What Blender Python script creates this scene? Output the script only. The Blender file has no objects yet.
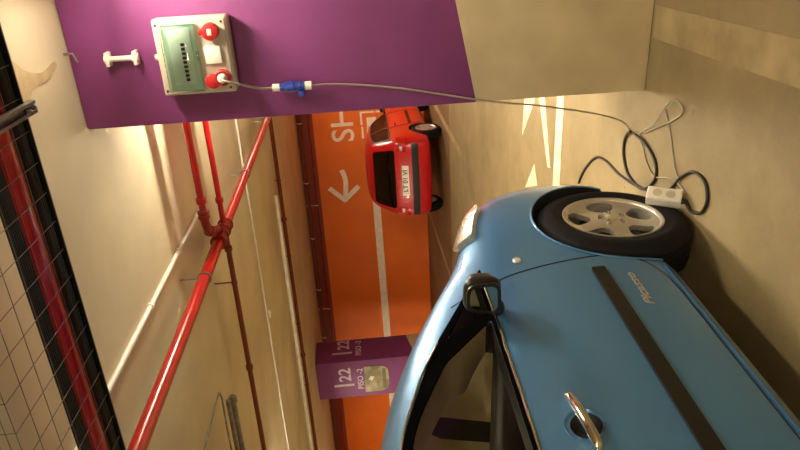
import bpy, bmesh, math, random
from mathutils import Vector, Matrix
from mathutils.bvhtree import BVHTree
from mathutils.geometry import delaunay_2d_cdt
random.seed(7)
sc = bpy.context.scene
COL = sc.collection
PI = math.pi

# ------------------------------------------------------------------ camera, world, exposure
def cam():
    yaw, pitch, roll = [math.radians(a) for a in (24.619, 3.067, 4.595)]
    fw = Vector((-math.sin(yaw)*math.cos(pitch), math.cos(yaw)*math.cos(pitch), -math.sin(pitch)))
    r0 = Vector((math.cos(yaw), math.sin(yaw), 0)); d0 = fw.cross(r0)
    right = math.cos(roll)*r0 + math.sin(roll)*d0
    down = -math.sin(roll)*r0 + math.cos(roll)*d0
    cd = bpy.data.cameras.new('camera'); co = bpy.data.objects.new('camera', cd); COL.objects.link(co)
    # a phone held upright whose picture is stored lying on its side
    m = Matrix((down, right, -fw)).transposed().to_4x4(); m.translation = Vector((0, 0, 1.5))
    co.matrix_world = m
    cd.sensor_fit = 'HORIZONTAL'; cd.sensor_width = 36; cd.lens = 651.2/800*36
    cd.clip_start = .05; cd.clip_end = 100
    sc.camera = co
cam()
w = bpy.data.worlds.new('world'); sc.world = w; w.use_nodes = True
w.node_tree.nodes['Background'].inputs[0].default_value = (.9, .8, .65, 1)
w.node_tree.nodes['Background'].inputs[1].default_value = .02
vs = sc.view_settings
vs.view_transform = 'Standard'; vs.look = 'None'; vs.gamma = 1; vs.use_curve_mapping = False
vs.exposure = 1.15
TUBE_COL = (1.0, .88, .68)
# fluorescent battens: x, y, length, turned along y?, watts of the pair of tubes
LAMPS = [(-.58, 4.72, 1.2, 0, 34, 4.6), (.03, 2.78, .6, 1, 6, 1.1), (-1.15, 8.2, 1.2, 0, 14, .5), (-1.45, 12.4, 1.2, 0, 30, 1),
         (-6.6, 5.6, 1.2, 0, 46, 1), (-11.5, 9.6, 1.2, 0, 70, 1), (-11.2, 5.2, 1.2, 0, 40, 1), (-.9, -.9, 1.2, 0, 23, .5), (-6.5, -1.6, 1.2, 0, 34, 1), (2.6, -2.2, 1.2, 0, 20, 1.)]  # the batten right behind the camera is added to brighten the cream pillar
HC = 2.83

# ------------------------------------------------------------------ materials
def lin(c):
    return tuple((v/255/12.92 if v/255 <= .04045 else ((v/255+.055)/1.055)**2.4) for v in c) + (1,)
def mat(name, c, rough=.5, metal=0., coat=0., bump=None, vary=None, emit=None, scale=8, spec=.5, detail=4):
    m = bpy.data.materials.new(name); m.use_nodes = True; nt = m.node_tree; b = nt.nodes['Principled BSDF']
    b.inputs['Base Color'].default_value = lin(c); b.inputs['Roughness'].default_value = rough
    b.inputs['Metallic'].default_value = metal; b.inputs['Coat Weight'].default_value = coat
    b.inputs['Specular IOR Level'].default_value = spec
    tc = nt.nodes.new('ShaderNodeTexCoord')
    n = nt.nodes.new('ShaderNodeTexNoise'); n.inputs['Scale'].default_value = scale; n.inputs['Detail'].default_value = detail
    nt.links.new(tc.outputs['Object'], n.inputs['Vector'])
    if vary is None: vary = tuple(max(0, v*.93) for v in c)
    r = nt.nodes.new('ShaderNodeValToRGB'); r.color_ramp.elements[0].position = .35; r.color_ramp.elements[1].position = .68
    r.color_ramp.elements[0].color = lin(vary); r.color_ramp.elements[1].color = lin(c)
    nt.links.new(n.outputs['Fac'], r.inputs['Fac']); nt.links.new(r.outputs['Color'], b.inputs['Base Color'])
    if bump:
        bm_ = nt.nodes.new('ShaderNodeBump'); bm_.inputs['Strength'].default_value = bump
        bm_.inputs['Distance'].default_value = .01
        n2 = nt.nodes.new('ShaderNodeTexNoise'); n2.inputs['Scale'].default_value = scale*6
        nt.links.new(tc.outputs['Object'], n2.inputs['Vector'])
        nt.links.new(n2.outputs['Fac'], bm_.inputs['Height']); nt.links.new(bm_.outputs['Normal'], b.inputs['Normal'])
    if emit:
        b.inputs['Emission Color'].default_value = tuple(emit[:3]) + (1,); b.inputs['Emission Strength'].default_value = emit[3]
    return m
def glass(name, tint, gloss=.5, thick=True, rough=0.0):
    m = bpy.data.materials.new(name); m.use_nodes = True; nt = m.node_tree; nt.nodes.clear()
    o = nt.nodes.new('ShaderNodeOutputMaterial'); mx = nt.nodes.new('ShaderNodeMixShader')
    t = nt.nodes.new('ShaderNodeBsdfTransparent'); t.inputs[0].default_value = tint + (1,)
    g = nt.nodes.new('ShaderNodeBsdfGlossy'); g.inputs['Roughness'].default_value = rough; g.inputs[0].default_value = (1, 1, 1, 1)
    f = nt.nodes.new('ShaderNodeFresnel'); f.inputs[0].default_value = gloss
    nt.links.new(f.outputs[0], mx.inputs[0]); nt.links.new(t.outputs[0], mx.inputs[1]); nt.links.new(g.outputs[0], mx.inputs[2])
    nt.links.new(mx.outputs[0], o.inputs[0]); return m
M = {}
M['ceiling'] = mat('ceiling_plaster', (222, 208, 174), .9, bump=.15, vary=(204, 190, 156), scale=1.3)
M['purple'] = mat('purple_paint', (128, 42, 122), .55, bump=.12, vary=(118, 36, 112), scale=3)
M['patch'] = mat('plaster_patch', (210, 188, 146), .85, bump=.3, vary=(194, 170, 126), scale=12)
M['cream'] = mat('cream_paint', (216, 196, 150), .75, bump=.1, vary=(196, 176, 132), scale=3, detail=8)
M['white_paint'] = mat('white_road_paint', (240, 226, 190), .7, vary=(205, 188, 150), scale=9)
M['worn_paint'] = mat('worn_floor_paint', (172, 152, 108), .7, vary=(140, 121, 84), scale=5, detail=8)
M['lettering'] = mat('lettering_white', (250, 234, 210), .6)
M['pillar_lettering'] = mat('pale_pink_lettering', (232, 204, 226), .6)
M['red_pipe'] = mat('red_pipe_paint', (184, 14, 16), .28, coat=.4)
M['dark_red_pipe'] = mat('dark_red_pipe_paint', (150, 28, 18), .35, vary=(110, 24, 14))
M['brown_and_shaded_pipe'] = mat('brown_and_shaded_red_pipe', (120, 48, 18), .5)  # brown for far pipes; on the left branch, red with shade painted in
M['white_pvc'] = mat('white_plastic_conduit', (246, 242, 230), .4)
M['grey_metal'] = mat('galvanised_steel', (150, 148, 142), .4, metal=.7, vary=(120, 118, 112), scale=20)
M['black_rubber'] = mat('black_rubber', (13, 12, 15), .8, bump=.05, spec=.25)
M['frame_black'] = mat('matt_black_frame', (9, 9, 10), .5, spec=0)
M['black_plastic'] = mat('black_plastic', (17, 17, 19), .38)
M['cable_black'] = mat('black_cable_sheath', (30, 25, 19), .5)
M['cable_grey'] = mat('grey_cable_sheath', (168, 157, 134), .5)
M['box_grey'] = mat('light_grey_plastic', (206, 196, 176), .45)
M['white_plastic'] = mat('white_plastic', (245, 240, 225), .4)
M['breaker_white'] = mat('breaker_face', (222, 236, 226), .5)
M['red_plastic'] = mat('red_plastic', (190, 30, 34), .4)
M['blue_plastic'] = mat('blue_plastic', (40, 70, 165), .4)
M['blue_paint'] = mat('blue_metallic_paint', (74, 130, 178), .36, metal=.4, coat=.7, vary=(71, 127, 175), scale=2)
M['red_paint'] = mat('red_car_paint', (190, 10, 24), .3, coat=.6, vary=(182, 8, 20))
M['alloy'] = mat('silver_alloy', (206, 202, 192), .34, metal=.75, vary=(196, 192, 182))
M['chrome'] = mat('chrome', (220, 214, 204), .12, metal=1.)
M['dark_metal'] = mat('dark_brake_metal', (60, 56, 52), .5, metal=.6)
M['interior'] = mat('grey_interior_fabric', (136, 128, 104), .9)
M['interior_dark'] = mat('dark_interior_plastic', (34, 33, 33), .7)
M['lining'] = mat('beige_cabin_lining', (200, 186, 146), .85)
M['amber'] = mat('side_repeater_lens', (236, 232, 220), .15, coat=1)
M['lens_red'] = mat('red_lamp_lens', (190, 16, 20), .12, coat=1)
M['lens_clear'] = mat('clear_reflector_lens', (236, 234, 226), .12, metal=.35, coat=1, bump=.4, scale=9, vary=(176, 172, 160))
M['plate'] = mat('number_plate_white', (238, 232, 214), .4)
M['ink'] = mat('black_lettering', (30, 28, 26), .5)
M['lamp_body'] = mat('lamp_white_enamel', (225, 222, 210), .4)
M['notice'] = mat('faded_notice_paper', (188, 176, 140), .35, vary=(120, 116, 84), scale=4)
M['notice_dark'] = mat('notice_print', (112, 108, 74), .5)
M['car_glass'] = glass('tinted_car_glass', (.95, .97, .90), 1.16)
M['dark_glass'] = glass('dark_car_glass', (.06, .07, .065), 1.5)
M['green_cover'] = glass('green_tinted_cover', (.88, .97, .92), 1.4)
M['lamp_glass'] = glass('headlamp_glass', (.93, .93, .93), 1.4)
M['mirror'] = mat('mirror_glass', (165, 170, 160), .03, metal=1.)

def floor_mat():
    m = bpy.data.materials.new('garage_floor'); m.use_nodes = True; nt = m.node_tree; b = nt.nodes['Principled BSDF']; L = nt.links.new
    tc = nt.nodes.new('ShaderNodeTexCoord')
    def noise(s, d=6, r=.6):
        n = nt.nodes.new('ShaderNodeTexNoise'); n.inputs['Scale'].default_value = s; n.inputs['Detail'].default_value = d
        n.inputs['Roughness'].default_value = r; L(tc.outputs['Object'], n.inputs['Vector']); return n.outputs['Fac']
    def ramp(f, p0, c0, p1, c1):
        r = nt.nodes.new('ShaderNodeValToRGB'); r.color_ramp.elements[0].position = p0; r.color_ramp.elements[1].position = p1
        r.color_ramp.elements[0].color = c0; r.color_ramp.elements[1].color = c1; L(f, r.inputs['Fac']); return r.outputs['Color']
    def mix(t, f, a, c):
        x = nt.nodes.new('ShaderNodeMixRGB'); x.blend_type = t
        for i, v in ((0, f), (1, a), (2, c)):
            if hasattr(v, 'default_value'): L(v, x.inputs[i])
            else: x.inputs[i].default_value = v
        return x.outputs[0]
    base = ramp(noise(1.1), .3, lin((124, 108, 74)), .7, lin((156, 138, 97)))
    base = mix('MULTIPLY', .8, base, ramp(noise(3.5, 8, .7), .3, (.74, .72, .68, 1), .62, (1, 1, 1, 1)))
    base = mix('MULTIPLY', .9, base, ramp(noise(9, 3), .24, (.45, .4, .34, 1), .32, (1, 1, 1, 1)))
    # the floor is coloured browner in the parking bays at the far wall
    sp = nt.nodes.new('ShaderNodeSeparateXYZ'); L(tc.outputs['Object'], sp.inputs[0])
    g = nt.nodes.new('ShaderNodeMath'); g.operation = 'GREATER_THAN'; g.inputs[1].default_value = 10.25; L(sp.outputs['Y'], g.inputs[0])
    base = mix('MIX', g.outputs[0], base, mix('MULTIPLY', 1., base, (.72, .52, .42, 1)))
    L(base, b.inputs['Base Color']); b.inputs['Roughness'].default_value = .62
    bp = nt.nodes.new('ShaderNodeBump'); bp.inputs['Strength'].default_value = .12; bp.inputs['Distance'].default_value = .01
    L(noise(60, 3), bp.inputs['Height']); L(bp.outputs[0], b.inputs['Normal'])
    return m
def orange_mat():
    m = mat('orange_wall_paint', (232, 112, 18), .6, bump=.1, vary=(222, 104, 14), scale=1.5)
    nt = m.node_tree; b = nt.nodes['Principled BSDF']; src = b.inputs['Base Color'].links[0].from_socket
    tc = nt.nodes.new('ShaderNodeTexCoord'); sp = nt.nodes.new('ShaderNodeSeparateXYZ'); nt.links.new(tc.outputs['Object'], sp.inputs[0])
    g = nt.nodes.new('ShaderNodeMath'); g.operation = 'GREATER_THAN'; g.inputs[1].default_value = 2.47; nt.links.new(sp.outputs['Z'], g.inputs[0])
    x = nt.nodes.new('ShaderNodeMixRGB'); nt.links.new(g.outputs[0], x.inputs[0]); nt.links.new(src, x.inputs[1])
    x.inputs[2].default_value = lin((140, 56, 30)); nt.links.new(x.outputs[0], b.inputs['Base Color'])  # shade along the wall top, painted in as a brown-red band
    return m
def pillar_mat(sx, sy):
    """cream plaster painted purple above a slanting line that is lowest at the corners facing the aisle"""
    m = mat('pillar_two_tone', (130, 58, 119), .55, bump=.12, vary=(120, 52, 109), scale=3)
    nt = m.node_tree; b = nt.nodes['Principled BSDF']; L = nt.links.new; src = b.inputs['Base Color'].links[0].from_socket
    tc = nt.nodes.new('ShaderNodeTexCoord'); sp = nt.nodes.new('ShaderNodeSeparateXYZ'); L(tc.outputs['Object'], sp.inputs[0])
    def mth(op, a, c=None):
        n = nt.nodes.new('ShaderNodeMath'); n.operation = op
        for i, v in enumerate((a, c)):
            if v is None: continue
            if hasattr(v, 'default_value'): L(v, n.inputs[i])
            else: n.inputs[i].default_value = v
        return n.outputs[0]
    # object origin sits at the front corner, on the floor: x and y run along the two faces
    s = mth('ADD', mth('MULTIPLY', mth('ABSOLUTE', sp.outputs['X']), sx), mth('MULTIPLY', mth('ABSOLUTE', sp.outputs['Y']), sy))
    g = mth('GREATER_THAN', mth('SUBTRACT', sp.outputs['Z'], s), 0.0)
    n = nt.nodes.new('ShaderNodeTexNoise'); n.inputs['Scale'].default_value = 2.2; n.inputs['Detail'].default_value = 9; L(tc.outputs['Object'], n.inputs['Vector'])
    r = nt.nodes.new('ShaderNodeValToRGB'); r.color_ramp.elements[0].color = lin((190, 174, 134)); r.color_ramp.elements[1].color = lin((220, 204, 164))
    r.color_ramp.elements[0].position = .3; r.color_ramp.elements[1].position = .6; L(n.outputs['Fac'], r.inputs['Fac'])
    x = nt.nodes.new('ShaderNodeMixRGB'); L(g, x.inputs[0]); L(r.outputs['Color'], x.inputs[1]); L(src, x.inputs[2]); L(x.outputs[0], b.inputs['Base Color'])
    return m

# ------------------------------------------------------------------ helpers
def link(name, me, m=None, parent=None):
    o = bpy.data.objects.new(name, me); COL.objects.link(o)
    if m is not None and not me.materials:
        for x in (m if isinstance(m, (list, tuple)) else [m]): me.materials.append(x)
    if parent: o.parent = parent
    return o
def obj(name, bm, m=None, parent=None, smooth=35):
    bmesh.ops.recalc_face_normals(bm, faces=bm.faces)
    me = bpy.data.meshes.new(name); bm.to_mesh(me); bm.free()
    if smooth:
        for p in me.polygons: p.use_smooth = True
        me.set_sharp_from_angle(angle=math.radians(smooth))
    return link(name, me, m, parent)
def tag(o, label=None, cat=None, group=None, kind=None):
    if label: o['label'] = label
    if cat: o['category'] = cat
    if group: o['group'] = group
    if kind: o['kind'] = kind
    return o
def empty(name, loc=(0, 0, 0), rz=0):
    o = bpy.data.objects.new(name, None); COL.objects.link(o); o.location = loc; o.rotation_euler = (0, 0, rz); o.empty_display_size = .1
    return o
def children(o): return [c for c in bpy.data.objects if c.parent == o]
def copy_tree(o, parent=None):
    c = o.copy(); COL.objects.link(c); c.parent = parent
    for ch in children(o): copy_tree(ch, c)
    return c
def box(bm, a, b, bev=0., seg=2, mtx=None):
    a, b = Vector(a), Vector(b); g = bmesh.ops.create_cube(bm, size=1)
    vs_ = g['verts']; bmesh.ops.scale(bm, vec=b-a, verts=vs_); bmesh.ops.translate(bm, vec=(a+b)/2, verts=vs_)
    out = vs_
    if bev:
        es = list({e for v in vs_ for e in v.link_edges})
        r = bmesh.ops.bevel(bm, geom=es, offset=bev, segments=seg, profile=.5, affect='EDGES'); out = r['verts']
    if mtx is not None:
        bmesh.ops.transform(bm, matrix=mtx, verts=list(set(out)))
    return bm
def B(a, b, bev=0., seg=2): return box(bmesh.new(), a, b, bev, seg)
def spline(pts, n=8, closed=False):
    P = [Vector(p) for p in pts]; out = []; N = len(P)
    for i in range(N if closed else N-1):
        p0, p1, p2, p3 = (P[(i-1) % N], P[i], P[(i+1) % N], P[(i+2) % N]) if closed else (P[max(i-1, 0)], P[i], P[i+1], P[min(i+2, N-1)])
        for k in range(n):
            t = k/n; out.append(.5*((2*p1)+(p2-p0)*t+(2*p0-5*p1+4*p2-p3)*t*t+(3*p1-p0-3*p2+p3)*t**3))
    if not closed: out.append(P[-1])
    return out
def tube(bm, pts, r, seg=10, closed=False, cap=True):
    pts = [Vector(p) for p in pts]; N = len(pts); rings = []; up = None
    for i, p in enumerate(pts):
        a = pts[i-1] if (i > 0 or closed) else p; b = pts[(i+1) % N] if (i < N-1 or closed) else p
        t = (b-a).normalized()
        if up is None: up = Vector((0, 0, 1)) if abs(t.z) < .9 else Vector((1, 0, 0))
        u = (up - t*up.dot(t)).normalized(); up = u; v = t.cross(u)
        rr = r[i] if isinstance(r, (list, tuple)) else r
        rings.append([bm.verts.new(p+rr*(math.cos(2*PI*k/seg)*u+math.sin(2*PI*k/seg)*v)) for k in range(seg)])
    for i in range(N if closed else N-1):
        A, Bq = rings[i], rings[(i+1) % N]
        for k in range(seg): bm.faces.new((A[k], A[(k+1) % seg], Bq[(k+1) % seg], Bq[k]))
    if cap and not closed: bm.faces.new(rings[0][::-1]); bm.faces.new(rings[-1])
    return bm
def T(pts, r, seg=10): return tube(bmesh.new(), pts, r, seg)
def lathe(bm, prof, seg=32, axis='X', closed=False, mtx=None):
    """prof: list of (along, radius)"""
    rings = []
    for a, r in prof:
        ring = []
        for k in range(seg):
            c, s = math.cos(2*PI*k/seg)*r, math.sin(2*PI*k/seg)*r
            p = (a, c, s) if axis == 'X' else ((c, a, s) if axis == 'Y' else (c, s, a))
            ring.append(bm.verts.new(p))
        rings.append(ring)
    n = len(rings)
    for i in range(n if closed else n-1):
        A, Bq = rings[i], rings[(i+1) % n]
        for k in range(seg): bm.faces.new((A[k], A[(k+1) % seg], Bq[(k+1) % seg], Bq[k]))
    if not closed:
        if prof[0][1] > 1e-4: bm.faces.new(rings[0][::-1])
        if prof[-1][1] > 1e-4: bm.faces.new(rings[-1])
    if mtx is not None: bmesh.ops.transform(bm, matrix=mtx, verts=[v for r_ in rings for v in r_])
    bmesh.ops.remove_doubles(bm, verts=[v for r_ in rings for v in r_ if v.is_valid], dist=1e-6)
    return bm
def inside(p, poly):
    x, y = p; c = False; j = len(poly)-1
    for i in range(len(poly)):
        xi, yi = poly[i][:2]; xj, yj = poly[j][:2]
        if (yi > y) != (yj > y) and x < (xj-xi)*(y-yi)/(yj-yi)+xi: c = not c
        j = i
    return c
def fillet(poly, r, n=4):
    out = []; N = len(poly)
    for i in range(N):
        p = Vector(poly[i][:2]); a = Vector(poly[i-1][:2]); b = Vector(poly[(i+1) % N][:2])
        rr = poly[i][2] if len(poly[i]) > 2 else r
        da = min(rr, (a-p).length*.45); db = min(rr, (b-p).length*.45)
        if rr <= 0: out.append(p); continue
        A = p+(a-p).normalized()*da; C_ = p+(b-p).normalized()*db
        for k in range(n+1):
            t = k/n; out.append(A*(1-t)**2+p*2*t*(1-t)+C_*t*t)
    return out
def dens(poly, step):
    out = []; N = len(poly)
    for i in range(N):
        a, b = Vector(poly[i][:2]), Vector(poly[(i+1) % N][:2]); k = max(1, math.ceil((b-a).length/step))
        out += [a+(b-a)*j/k for j in range(k)]
    return out
def plate(outline, holes, step, fn, th, bm=None):
    """fill an outlined shape (2-D) and map it to 3-D with fn(a, b) -> (point, normal); th = thickness"""
    outl = dens(outline, step); hs = [dens(h, step) for h in holes]
    V = []; E = []
    for loop in [outl]+hs:
        s = len(V); V += [tuple(p) for p in loop]; E += [(s+i, s+(i+1) % len(loop)) for i in range(len(loop))]
    xs = [p[0] for p in outl]; ys = [p[1] for p in outl]
    y = min(ys)+step*.5; row = 0
    B_ = list(V)
    while y < max(ys):
        x = min(xs)+step*(.5 if row % 2 else .25)
        while x < max(xs):
            if inside((x, y), outl) and not any(inside((x, y), h) for h in hs) and all((x-b[0])**2+(y-b[1])**2 > (step*.45)**2 for b in B_): V.append((x, y))
            x += step
        y += step; row += 1
    r = delaunay_2d_cdt([Vector(v) for v in V], E, [], 0, 1e-6)
    v2, f2 = r[0], r[2]
    if bm is None: bm = bmesh.new()
    top = []; bot = []
    for v in v2:
        p, n = fn(v[0], v[1]); n = n.normalized(); p = Vector(p)
        top.append(bm.verts.new(p)); bot.append(bm.verts.new(p-n*th) if th else None)
    cnt = {}
    for f in f2:
        c = sum((Vector(v2[i]) for i in f), Vector((0, 0)))/len(f)
        if not inside(c, outl) or any(inside(c, h) for h in hs): continue
        try:
            bm.faces.new([top[i] for i in f])
            if th: bm.faces.new([bot[i] for i in reversed(f)])
        except ValueError: continue
        for i in range(len(f)):
            a, b = f[i], f[(i+1) % len(f)]; cnt[(a, b)] = cnt.get((a, b), 0)+1
    if th:
        for (a, b) in list(cnt):
            if (b, a) not in cnt:
                try: bm.faces.new([top[b], top[a], bot[a], bot[b]])
                except ValueError: pass
    bmesh.ops.delete(bm, geom=[v for v in bm.verts if not v.link_faces], context='VERTS')
    return bm
def flat(origin, u, v):
    o, u, v = Vector(origin), Vector(u), Vector(v); n = u.cross(v)
    return lambda a, b: (o+u*a+v*b, n)
def circle(r, n=24, c=(0, 0)): return [Vector((c[0]+r*math.cos(2*PI*i/n), c[1]+r*math.sin(2*PI*i/n))) for i in range(n)]
def text_bm(s, size, depth=.002, shear=0, align='CENTER', off=0.):
    cu = bpy.data.curves.new('t', 'FONT'); cu.body = s; cu.size = size; cu.extrude = depth; cu.align_x = align; cu.align_y = 'CENTER'
    cu.shear = shear; cu.offset = off; cu.resolution_u = 4
    o = bpy.data.objects.new('t', cu); COL.objects.link(o); dg = bpy.context.evaluated_depsgraph_get(); dg.update()
    me = bpy.data.meshes.new_from_object(o.evaluated_get(dg)); bm = bmesh.new(); bm.from_mesh(me)
    bpy.data.objects.remove(o); bpy.data.meshes.remove(me); bpy.data.curves.remove(cu)
    return bm
def frame(o, u, v):
    u, v = Vector(u).normalized(), Vector(v).normalized(); n = u.cross(v); m = Matrix((u, v, n)).transposed().to_4x4(); m.translation = Vector(o); return m
def apply_mod(bm, mods):
    me = bpy.data.meshes.new('tmp'); bm.to_mesh(me); bm.free(); o = bpy.data.objects.new('tmp', me); COL.objects.link(o)
    for kind, kw in mods:
        md = o.modifiers.new('m', kind)
        for k, v in kw.items(): setattr(md, k, v)
    dg = bpy.context.evaluated_depsgraph_get(); dg.update()
    r = bpy.data.meshes.new_from_object(o.evaluated_get(dg)); out = bmesh.new(); out.from_mesh(r)
    bpy.data.objects.remove(o); bpy.data.meshes.remove(me); bpy.data.meshes.remove(r)
    return out
def bool_diff(bm, cutters):
    objs = []
    for c in cutters:
        bmesh.ops.recalc_face_normals(c, faces=c.faces)
        me = bpy.data.meshes.new('cut'); c.to_mesh(me); c.free(); o = bpy.data.objects.new('cut', me); COL.objects.link(o); objs.append(o)
    bmesh.ops.recalc_face_normals(bm, faces=bm.faces)
    out = apply_mod(bm, [('BOOLEAN', dict(object=o, operation='DIFFERENCE', solver='EXACT')) for o in objs])
    for o in objs:
        me = o.data; bpy.data.objects.remove(o); bpy.data.meshes.remove(me)
    return out
def prism(outline, fn_a, fn_b):
    """closed prism between two mapped copies of an outline"""
    bm = bmesh.new(); A = [bm.verts.new(fn_a(*p[:2])) for p in outline]; C_ = [bm.verts.new(fn_b(*p[:2])) for p in outline]
    bm.faces.new(A); bm.faces.new(C_[::-1]); n = len(A)
    for i in range(n): bm.faces.new((A[i], C_[i], C_[(i+1) % n], A[(i+1) % n]))
    return bm

# ------------------------------------------------------------------ the setting
def struct(name, bm, m, smooth=0):
    o = obj(name, bm, m, smooth=smooth); o['kind'] = 'structure'; return o
X0, X1, Y0, Y1 = -15., 4.5, -5., 14.13
struct('floor', B((X0, Y0, -.2), (X1, Y1, 0)), floor_mat())
struct('ceiling', B((X0, Y0, HC), (X1, Y1, HC+.2)), M['ceiling'])
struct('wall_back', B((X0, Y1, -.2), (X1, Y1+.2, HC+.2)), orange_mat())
struct('wall_left', B((X0-.2, Y0, -.2), (X0, Y1+.2, HC+.2)), M['cream'])
struct('wall_right', B((X1, Y0, -.2), (X1+.2, Y1+.2, HC+.2)), M['cream'])
struct('wall_front', B((X0-.2, Y0-.2, -.2), (X1+.2, Y0, HC+.2)), M['cream'])

def pillar(name, corner, wx, wy, zline, flip, slopes, label):
    """corner = aisle corner of the front face, the body runs to +x*flip and +y; origin at the corner, at the height of the colour line"""
    bm = bmesh.new(); x0, x1 = (0, wx) if flip > 0 else (-wx, 0)
    box(bm, (x0, 0, -zline), (x1, wy, HC-zline-.001), .012, 2)
    o = obj(name, bm, pillar_mat(*slopes), smooth=30); o.location = (corner[0], corner[1], zline)
    return tag(o, label, 'pillar')
near = pillar('pillar', (-.835, 3.24), 1.0, .75, .885, 1, (.2, .2), 'square pillar in the foreground, purple above cream, with the electrical box on it')
far = pillar('pillar', (-8.63, 11.86), .98, .84, .62, -1, (.5, .17), 'distant purple pillar marked I22 in front of the orange wall')

# floor markings
def floor_poly(name, poly, m, z=.0025, bm=None):
    b = bm or bmesh.new()
    A = [b.verts.new((p[0], p[1], z)) for p in poly]; C_ = [b.verts.new((p[0], p[1], .0002)) for p in poly]; b.faces.new(A); b.faces.new(C_[::-1]); n = len(A)
    for i in range(n): b.faces.new((A[i], C_[i], C_[(i+1) % n], A[(i+1) % n]))
    return b
struct('trim_1', floor_poly('', [(-.565, -.5), (-.565, 3.22), (-.41, 3.22), (-.41, -.5)], M['worn_paint']), M['worn_paint'])
struct('trim_2', floor_poly('', [(-1.95, 4.53), (-1.95, 4.69), (-.2, 4.69), (-.2, 4.53)], None), M['white_paint'])
b = floor_poly('', [(-1.36, 5.27), (-1.79, 5.66), (-1.25, 5.60)], None)
floor_poly('', [(-1.30, 5.0), (-1.80, 4.78), (-1.815, 4.85), (-1.05, 5.33), (-.95, 5.15)], None, bm=b)
floor_poly('', [(-1.92, 5.23), (-2.24, 5.5), (-2.08, 5.12)], None, bm=b)
struct('trim_3', b, M['white_paint'])
struct('trim_4', floor_poly('', [(-6.0, 10.3), (-5.88, 10.3), (-5.97, 14.1), (-6.09, 14.1)], None), M['worn_paint'])
struct('trim_5', floor_poly('', [(-3.16, 9.0), (-3.04, 9.0), (-3.04, 14.1), (-3.16, 14.1)], None), M['worn_paint'])
b = plate([Vector(p[:2]) for p in spline([(-.44, 2.60, 0), (-.58, 2.63, 0), (-.62, 2.74, 0), (-.54, 2.80, 0), (-.53, 2.95, 0), (-.50, 3.08, 0), (-.47, 3.07, 0), (-.49, 2.93, 0), (-.46, 2.80, 0), (-.40, 2.70, 0)], 4, True)], [], .05,
    lambda a, c: (Vector((a, c, HC-.004-.003*math.sin(a*40)*math.cos(c*33))), Vector((0, 0, -1))), .012)
struct('trim_10', b, M['patch'], 40)
# wall graphics: painted, a few mm proud so that they show from any side
yw = Y1-.001
def wall_poly(bm, poly, up=.003):
    return plate([Vector(p) for p in poly], [], .6, flat((0, yw-up, 0), (1, 0, 0), (0, 0, 1)), up, bm)
b = bmesh.new(); wall_poly(b, [(-14.9, 1.02), (-4.02, 1.12), (-4.02, 1.29), (-14.9, 1.19)])
struct('trim_6', b, M['lettering'])
def stroke(bm, pts, wd, up=.003):
    P = [Vector(p) for p in spline([(x, z, 0) for x, z in pts], 8)]; L_, R_ = [], []
    for i, p in enumerate(P):
        t = (P[min(i+1, len(P)-1)]-P[max(i-1, 0)]).normalized(); n = Vector((-t.y, t.x, 0))*wd/2; L_.append((p+n)[:2]); R_.append((p-n)[:2])
    return wall_poly(bm, L_+R_[::-1], up)
b = stroke(bmesh.new(), [(-4.98, 1.93), (-5.25, 1.865), (-5.66, 1.90)], .11)
stroke(b, [(-5.40, 2.25), (-5.745, 1.90)], .11, .0045); stroke(b, [(-5.40, 1.57), (-5.735, 1.93)], .11, .006)
struct('trim_7', b, M['lettering'])
b = text_bm('SH', .70, .0015, align='LEFT', off=.006)
bmesh.ops.transform(b, matrix=frame((-4.33, yw-.002, 1.80), (1, 0, 0), (0, 0, 1)), verts=b.verts)
struct('trim_8', b, M['lettering'])
b = bmesh.new()
for q in ([(-4.27, 1.365), (-4.0, 1.365), (-4.0, 1.41), (-4.27, 1.41)], [(-3.96, 1.375), (-3.66, 1.375), (-3.66, 1.42), (-3.96, 1.42)],
          [(-3.70, 1.10), (-3.66, 1.10), (-3.66, 1.38), (-3.70, 1.38)], [(-3.70, .85), (-3.66, .85), (-3.66, 1.07), (-3.70, 1.07)],
          [(-4.05, 1.07), (-3.80, 1.07), (-3.80, 1.28), (-4.05, 1.28)]): wall_poly(b, q)
struct('trim_9', b, M['lettering'])

# ------------------------------------------------------------------ far pillar lettering and notice
fx, fy, fz = -8.63, 11.86, .62
for (u, o, nx) in (((1, 0, 0), (fx, fy-.002, 0), 0), ((0, 1, 0), (fx+.002, fy, 0), 1)):
    o = Vector(o); uu = Vector(u); k = -1 if nx == 0 else 1; wd = .98 if nx == 0 else .84
    at = lambda d, z: o+uu*(d*k)+Vector((0, 0, z))
    cx = .57 if nx == 0 else .42
    b = text_bm('22', .37, .002, off=.007); bmesh.ops.transform(b, matrix=frame(at(cx-(.22 if nx == 0 else -.22), 2.20), u, (0, 0, 1)), verts=b.verts)
    box(b, (-.030, -.20, 0), (.030, .25, .004), mtx=frame(at(cx+(.06 if nx == 0 else -.10), 2.22), u, (0, 0, 1)))
    p = obj('bay_number', b, M['pillar_lettering'], far, smooth=0); p.location = -Vector((fx, fy, fz)); p['label'] = 'white I22 lettering'
    b = text_bm('PISO -2', .18, .002, off=.003); bmesh.ops.transform(b, matrix=frame(at(cx-(.08 if nx == 0 else -.06), 1.87), u, (0, 0, 1)), verts=b.verts)
    p = obj('floor_number', b, M['pillar_lettering'], far, smooth=0); p.location = -Vector((fx, fy, fz)); p['label'] = 'white PISO -2 lettering'
nb = plate(fillet([(-9.49, 1.78, .0), (-9.49, 1.24, .22), (-8.80, 1.24, .22), (-8.80, 1.78, .0)], .1, 8), [], .1, flat((0, fy-.015, 0), (1, 0, 0), (0, 0, 1)), .012)
n_ = tag(obj('notice_board', nb, M['notice'], None, 20), 'greenish glossy notice plate with a rounded bottom on the far purple pillar', 'notice')
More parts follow.
